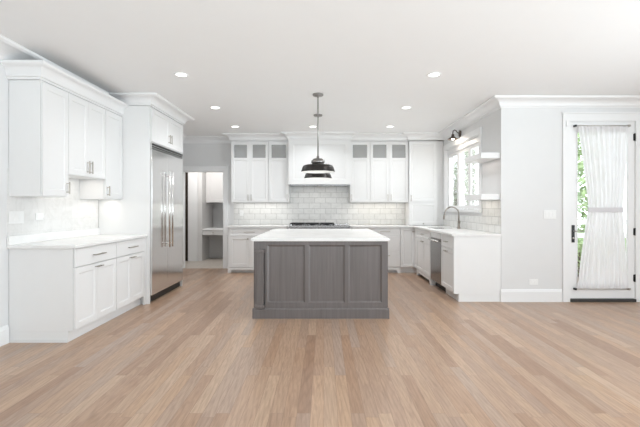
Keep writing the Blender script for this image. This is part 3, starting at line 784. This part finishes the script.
def side_panels(x, sgn):
    mb = MB(); L = IY1-IY0; xs = [0.022, 0.10, 0.76, 0.84, 1.42, 1.50, 2.08, L]
    for i in range(0, 8, 2): mb.box(x, x+sgn*0.012, xs[i], xs[i+1], 0.12, 0.884)
    for i in range(1, 7, 2): mb.box(x, x+sgn*0.012, xs[i], xs[i+1], 0.12, 0.20); mb.box(x, x+sgn*0.012, xs[i], xs[i+1], 0.83, 0.884)
    return mb
side_panels(IX0+0.0035, -1).build('side_panel', 'island', isl); side_panels(IX1-0.0035, 1).build('side_panel', 'island', isl)
tag(MB().box(-0.835, 0.752, IY0-0.03, IY1+0.03, 0.8855, 0.916, 0.003).build('island_countertop', 'quartz'), 'white quartz slab topping the grey kitchen island', 'countertop')

# ------------------------------------------------------------------ pendants over the island
ZR = 1.732
def pendant(label, x, y):
    r = thing('pendant_lamp', label, 'lamp', (x, y, ZR), 0, 'pendant lamps over the island')
    top = ZC-ZR-0.001
    MB().lathe([(0.001, top), (0.070, top), (0.070, top-0.016), (0.062, top-0.024), (0.012, top-0.026), (0.012, top-0.045), (0.001, top-0.046)], seg=28).build('canopy', 'fixture', r)
    MB().tube([(0, 0, 0.20), (0, 0, top-0.04)], 0.0075, 10).build('rod', 'fixture', r)
    o = MB().lathe([(0.220, 0.0), (0.222, 0.004), (0.216, 0.018), (0.205, 0.055), (0.192, 0.078), (0.165, 0.090), (0.10, 0.098), (0.070, 0.100)], seg=48).build('shade', 'bronze', r)
    MB().lathe([(0.2195, 0.0), (0.212, 0.012), (0.200, 0.052), (0.186, 0.073), (0.16, 0.085), (0.09, 0.093), (0.001, 0.095)], seg=48).build('shade_lining', 'white_in', o)
    MB().lathe([(0.066, 0.0985), (0.066, 0.104), (0.090, 0.118), (0.088, 0.146), (0.070, 0.152), (0.070, 0.166), (0.052, 0.174), (0.018, 0.178), (0.016, 0.205), (0.001, 0.206)], seg=32).build('cap', 'fixture', r)
    MB().lathe([(0.001, 0.030), (0.026, 0.035), (0.036, 0.052), (0.030, 0.070), (0.018, 0.082), (0.017, 0.093)], seg=20).build('bulb', 'bulb', r)
    return r
pendant('black dome pendant lamp hanging over the near half of the island', -0.078, 5.32)
pendant('black dome pendant lamp over the far half of the island, partly hidden', -0.095, 6.50)

# ------------------------------------------------------------------ recessed ceiling lights
def can_light(label, x, y, first=None):
    if first:
        r = copy_tree(first); r.location = (x, y, ZC-0.001); r['label'] = label
    else:
        r = thing('recessed_light', label, 'ceiling light', (x, y, ZC-0.001), 0, 'recessed lights in the ceiling')
        MB().lathe([(0.058, 0.0), (0.080, 0.0), (0.080, -0.004), (0.074, -0.007), (0.058, -0.004), (0.058, 0.0)], seg=32).build('trim_ring', 'plastic', r)
        MB().lathe([(0.0005, -0.002), (0.0575, -0.002), (0.0575, -0.0005)], seg=32).build('lens', 'lens', r)
    l = bpy.data.lights.new('can_beam', 'AREA'); l.shape = 'DISK'; l.size = 0.11; l.energy = 6.4; l.color = (0.955, 0.98, 1.0); l.spread = math.radians(140)
    o = bpy.data.objects.new('can_beam', l); o.location = (x, y, ZC-0.012); COL.objects.link(o)
    return r
f0 = can_light('recessed ceiling light left of the island, nearest the camera', -1.58, 4.54)
for lab, x, y in (('recessed ceiling light right of the island, nearest the camera', 1.22, 4.54), ('recessed ceiling light, middle of the three in the left row', -1.60, 6.03),
                  ('recessed ceiling light, middle of the three in the right row', 1.21, 6.03), ('recessed ceiling light in front of the glass-topped cabinets by the doorway', -1.61, 7.44),
                  ('recessed ceiling light in front of the glass-topped cabinets near the corner', 1.20, 7.44), ('recessed ceiling light in front of the range hood behind the pendant rod', -0.20, 7.44)):
    can_light(lab, x, y, f0)

# ------------------------------------------------------------------ kitchen window
w1 = bpy.data.objects.new('window_1', None); COL.objects.link(w1); w1.location = (XR, 0, 0); w1['kind'] = 'structure'; w1['label'] = 'white three-part casement window over the sink'; w1['category'] = 'window'
mb = MB(); cw_ = 0.085
mb.box(-0.02, 0, WY0-cw_, WY0, WZ0-0.02, WZ1, 0.003); mb.box(-0.02, 0, WY1, WY1+cw_, WZ0-0.02, WZ1, 0.003); mb.box(-0.024, 0, WY0-cw_, WY1+cw_, WZ1, WZ1+0.095, 0.003)
mb.box(-0.045, 0.06, WY0-cw_-0.015, WY1+cw_+0.015, WZ0-0.04, WZ0-0.001, 0.004)
mb.box(0, T, WY0, WY0+0.012, WZ0, WZ1); mb.box(0, T, WY1-0.012, WY1, WZ0, WZ1); mb.box(0, T, WY0, WY1, WZ1-0.012, WZ1); mb.box(0.06, T, WY0, WY1, WZ0, WZ0+0.012)
mb.build('window_frame', 'trim', w1)
n = 3; span = (WY1-WY0-0.024)/n
for i in range(n):
    a = WY0+0.012+i*span; b = a+span; s = 0.042
    mb = MB(); mb.box(0.05, 0.09, a+0.002, a+s, WZ0+0.014, WZ1-0.10); mb.box(0.05, 0.09, b-s, b-0.002, WZ0+0.014, WZ1-0.10); mb.box(0.05, 0.09, a+s, b-s, WZ0+0.014, WZ0+0.075); mb.box(0.05, 0.09, a+s, b-s, WZ1-0.15, WZ1-0.10)
    o = mb.build('sash', 'trim', w1)
    MB().box(0.068, 0.072, a+s-0.004, b-s+0.004, WZ0+0.07, WZ1-0.145).build('pane', 'glass', o)
MB().box(0.03, 0.10, WY0+0.013, WY1-0.013, WZ1-0.098, WZ1-0.013).build('head_panel', 'trim', w1)

# floating shelves
def shelf(label, z):
    return tag(MB().box(2.13, XR-0.004, 5.56, 6.20, z, z+0.078, 0.002).build('floating_shelf', 'cab'), label, 'shelf', 'thick white floating shelves beside the window')
shelf('thick white floating shelf beside the window, the upper of two', 1.94)
shelf('thick white floating shelf beside the window, the lower of two', 1.378)

# sconce
sc = thing('wall_sconce', 'small bronze gooseneck barn light above the kitchen window', 'lamp', (XR-0.001, 7.19, 2.575))
MB().lathe([(0.001, -0.022), (0.03, -0.022), (0.06, -0.014), (0.065, 0.0)], (0, 0, 0), 24, 'x').build('back_plate', 'sconce', sc)
MB().tube([(-0.018, 0, 0.0), (-0.05, 0, 0.012), (-0.07, 0, 0.045), (-0.10, 0, 0.058), (-0.125, 0, 0.04), (-0.13, 0, 0.0), (-0.13, 0, -0.03)], 0.009, 10).build('arm', 'sconce', sc)
o = MB().lathe([(0.001, 0.0), (0.022, -0.004), (0.026, -0.035), (0.036, -0.05), (0.070, -0.072), (0.094, -0.092), (0.092, -0.094), (0.066, -0.076), (0.03, -0.056), (0.001, -0.05)], (-0.13, 0, -0.015), 28).build('shade', 'sconce', sc)
MB().lathe([(0.001, -0.052), (0.018, -0.062), (0.026, -0.08), (0.018, -0.098), (0.001, -0.104)], (-0.13, 0, -0.015), 18).build('bulb', 'bulb', sc)
pl = bpy.data.lights.new('sconce_light', 'POINT'); pl.energy = 3.2; pl.color = (1, 0.88, 0.75); pl.shadow_soft_size = 0.03
po = bpy.data.objects.new('sconce_light', pl); po.location = (XR-0.131, 7.19, 2.44); COL.objects.link(po)

# ------------------------------------------------------------------ patio door
mb = MB(); cwid = 0.092
mb.box(PX0-cwid, PX0+0.006, YP-0.02, YP, 0, PZ, 0.003); mb.box(PX1-0.006, PX1+cwid, YP-0.02, YP, 0, PZ, 0.003); mb.box(PX0-cwid, PX1+cwid, YP-0.022, YP, PZ-0.006, PZ+0.095, 0.003)
mb.box(PX0-cwid-0.012, PX1+cwid+0.012, YP-0.03, YP, PZ+0.095, PZ+0.115, 0.003)
mb.box(PX0, PX0+0.014, YP, YP+T, 0, PZ); mb.box(PX1-0.014, PX1, YP, YP+T, 0, PZ); mb.box(PX0, PX1, YP, YP+T, PZ-0.014, PZ)
struct(mb.build('trim_5', 'trim'), 'white casing around the patio door', 'trim')
d1 = bpy.data.objects.new('door_1', None); COL.objects.link(d1); d1.location = (PX0+0.016, YP+0.002, 0); d1['kind'] = 'structure'; d1['label'] = 'white full-glass patio door with black hardware'; d1['category'] = 'door'
DW = PX1-PX0-0.032
gx0, gx1, gz0, gz1 = 0.085, DW-0.075, 0.24, 2.30
mb = MB(); mb.box(0, gx0, 0, 0.045, 0.045, 2.424); mb.box(gx1, DW, 0, 0.045, 0.045, 2.424); mb.box(gx0, gx1, 0, 0.045, 0.045, gz0); mb.box(gx0, gx1, 0, 0.045, gz1, 2.424)
for a, b, c_, d_ in ((gx0, gx0+0.012, gz0, gz1), (gx1-0.012, gx1, gz0, gz1), (gx0, gx1, gz0, gz0+0.012), (gx0, gx1, gz1-0.012, gz1)): mb.box(a, b, -0.006, 0.02, c_, d_)
mb.build('door_frame', 'trim', d1)
MB().box(gx0-0.002, gx1+0.002, 0.022, 0.028, gz0-0.002, gz1+0.002).build('glass', 'glass', d1)
hp = MB().box(0.018, 0.058, -0.009, 0.0, 0.80, 1.035, 0.003).build('handle_plate', 'hingeblk', d1)
mb = MB(); mb.tube([(0.038, -0.009, 0.955), (0.038, -0.045, 0.955), (0.05, -0.052, 0.955), (0.15, -0.052, 0.952)], 0.0075, 10); mb.build('lever', 'nickel', hp)
MB().lathe([(0.001, -0.016), (0.012, -0.016), (0.013, -0.009)], (0.038, 0, 0.86), 14, 'y').build('lock_cylinder', 'nickel', hp)
for z in (0.32, 0.945, 2.22):
    mb = MB(); mb.box(DW-0.012, DW+0.016, -0.004, -0.0005, z-0.045, z+0.045); mb.tube([(DW+0.002, -0.010, z-0.05), (DW+0.002, -0.010, z+0.05)], 0.009, 10); mb.build('hinge', 'hingeblk', d1)
MB().box(-0.012, DW+0.012, -0.03, 0.12, 0.001, 0.040, 0.004).build('threshold', 'darkkick', d1)
tag(MB().box(3.255, 3.272, YP-0.034, YP-0.0205, 2.36, 2.44, 0.003).build('door_sensor', 'plastic'), 'small white alarm sensor on the door casing corner', 'sensor')

# curtain held on two rods, gathered by a band
def lerp(a, b, t): return a+(b-a)*t
CY = YP-0.035
ztop, zbot, ztie = 2.372, 0.185, 1.24
X_of = lambda px: (px-324)*CY/410.0
def edges(z):
    t = (z-ztie)/(ztop-ztie) if z > ztie else (ztie-z)/(ztie-zbot)
    if z > ztie:
        l = lerp(588.0, 577.2, t**1.25); r = lerp(623.0, 628.6, t**0.8)
    else:
        l = lerp(588.0, 576.8, t**0.85); r = lerp(623.0, 629.0, t**0.9)
    return X_of(l), X_of(r)
def curtain_mesh():
    nu, nv = 150, 60; mb = MB(); rnd = [random.uniform(-1, 1) for _ in range(8)]
    for j in range(nv+1):
        z = lerp(zbot, ztop, j/nv); l, r = edges(z)
        amp = 0.011 if abs(z-ztie) > 0.25 else 0.006+0.005*abs(z-ztie)/0.25
        e = min((z-zbot), (ztop-z)); amp *= min(1.0, 0.25+e/0.12)
        for i in range(nu+1):
            u = i/nu
            ph = u*2*PI*10+1.5*math.sin(u*9+rnd[0]*2)+0.35*math.sin(z*1.6+u*5)
            y = amp*math.sin(ph)+0.18*amp*math.sin(2.3*ph+1)
            mb.v.append((lerp(l, r, u), CY+y, z))
    for j in range(nv):
        for i in range(nu):
            a = j*(nu+1)+i; mb.smooth.add(len(mb.f)); mb.f.append((a, a+1, a+nu+2, a+nu+1))
    return mb
cu = thing('curtain', 'sheer white curtain gathered by a band over the patio door glass', 'curtain', (0, 0, 0))
curtain_mesh().build('cloth', 'sheer', cu)
l, r_ = edges(ztie)
mb = MB(); n = 24
ring = []
for k in range(n):
    a = 2*PI*k/n; ring.append(((l+r_)/2+((r_-l)/2+0.006)*math.copysign(abs(math.cos(a))**0.5, math.cos(a)), CY+0.019*math.copysign(abs(math.sin(a))**0.8, math.sin(a))))
for z in (ztie-0.032, ztie+0.032): mb.v += [(x, y, z) for x, y in ring]
for k in range(n): mb.smooth.add(len(mb.f)); mb.f.append((k, (k+1) % n, n+(k+1) % n, n+k))
mb.build('band', 'band', cu)
def rod(label, z):
    x0, x1 = X_of(575.6), X_of(629.5)
    r = MB().tube([(x0, CY, 0), (x1, CY, 0)], 0.0055, 10).build('rod', 'nickel', cu, (0, 0, z)); r['label'] = label
    for x in (x0, x1): MB().box(x-0.012, x+0.012, CY-0.013, YP-0.0005, -0.013, 0.013, 0.003).build('bracket', 'hingeblk' if x == x0 else 'nickel', r)
rod('thin curtain rod across the top of the patio door', ztop-0.004); rod('thin curtain rod across the bottom of the patio door', zbot-0.006)

# wall plates by the door
plate('light_switch', 'white three-gang switch plate on the wall beside the patio door', 'switch', (3.045, YP-0.0005, 1.178), 0, 0.165, 0.118, '3')
plate('outlet', 'white outlet plate low on the wall above the baseboard', 'outlet', (2.825, YP-0.0005, 0.268), 0, 0.118, 0.075, 'outlet_h')

# ------------------------------------------------------------------ built-in desk in the hall
dk = thing('built_in_desk', 'grey built-in desk with a drawer in the hall beyond the doorway', 'desk', (-3.0, HY, 0))
DWd = 1.60
MB().box(0, 0.10, 0, 0.95, 0, 2.40).build('side_panel', 'hallcab', dk)
MB().box(0.102, DWd, 0.02, 0.62, 0.735, 0.765, 0.003).build('desktop', 'trim', dk)
o = MB().box(0.102, 0.70, 0.035, 0.06, 0.62, 0.734).build('drawer', 'hallcab', dk); knob(o, 0.36, 0.68, 0.035)
MB().box(0.102, DWd, 0.60, 0.62, 0.0, 0.734).build('back_panel', 'hallcab', dk)
MB().box(0.702, DWd, 0.04, 0.60, 0.06, 0.734).build('pedestal', 'hallcab', dk)
hc = thing('upper_cabinet', 'grey upper cabinet over the built-in desk in the hall', 'cabinet', (-2.896, HY+0.28, 1.40))
MB().box(0, 1.45, 0, 0.66, 0, 1.0).build('body', 'hallcab', hc)
cab_front(hc, 'door', 0.05, 0.004, 0.46, 0.99, [('k', 0.43, 0.08)], mat='hallcab'); cab_front(hc, 'door', 0.515, 0.004, 0.46, 0.99, [('k', 0.03, 0.08)], mat='hallcab')

# ------------------------------------------------------------------ outdoors beyond the door and window
g_ = struct(MB().box(XR+T, 16, YP+T, 30, -0.2, -0.06).build('ground', 'lawn'), 'lawn beyond the glass', 'ground')
struct(MB().box(XR+T, 6.0, YP+T, 8.2, -0.06, -0.03).build('ground_patio', 'stone'), 'pale patio paving outside the glass door', 'ground')
def shrub(label, x, y, h, rx, n, mat, leaf=0.07):
    r = thing('shrub', label, 'shrub', (x, y, -0.06), 0, 'shrubs beyond the glass')
    mb = MB()
    for k in range(5):
        a = k*1.256; mb.tube([(0.03*math.cos(a), 0.03*math.sin(a), 0), (rx*0.3*math.cos(a), rx*0.3*math.sin(a), h*0.4), (rx*0.5*math.cos(a), rx*0.5*math.sin(a), h*0.75)], 0.02, 6, radii=[0.03, 0.02, 0.008])
    mb.build('stems', 'bark', r)
    mb = MB()
    for _ in range(n):
        while True:
            p = Vector((random.uniform(-1, 1), random.uniform(-1, 1), random.uniform(-1, 1)))
            if 0.35 < p.length < 1: break
        c = Vector((p.x*rx, p.y*rx, h*0.54+p.z*h*0.46)); a = Vector((random.uniform(-1, 1), random.uniform(-1, 1), random.uniform(-0.5, 1))).normalized()
        b = a.cross(Vector((random.uniform(-1, 1), random.uniform(-1, 1), random.uniform(-1, 1)))).normalized(); s = leaf*random.uniform(0.6, 1.3)
        nn = a.cross(b)*s*0.2
        mb.quad(tuple(c-a*s), tuple(c+b*s*0.45+nn), tuple(c+a*s), tuple(c-b*s*0.45+nn))
    mb.build('foliage', mat, r)
shrub('tall green shrub seen through the patio door glass', 5.72, 9.8, 4.6, 0.85, 2300, 'leaf', 0.085)
shrub('low green bush by the patio seen through the door glass', 4.75, 7.55, 0.75, 0.42, 900, 'leaf', 0.05)
shrub('pale green tree seen through the kitchen window', 4.70, 13.2, 4.2, 0.17, 520, 'leaf2', 0.085)
shrub('slim bush seen through the far pane of the kitchen window', 5.67, 17.6, 3.4, 0.16, 260, 'leaf2', 0.085)
fn = thing('fence', 'low white rail fence behind the patio bush', 'fence', (5.2, 8.6, -0.06))
for k in range(4): MB().box(k*0.9-0.05, k*0.9+0.05, -0.05, 0.05, 0, 1.12).build('post', 'trim', fn)
mb = MB(); 
for z in (0.70, 0.98): mb.box(-0.05, 2.75, -0.02, 0.02, z, z+0.10)
mb.build('rail', 'trim', fn)
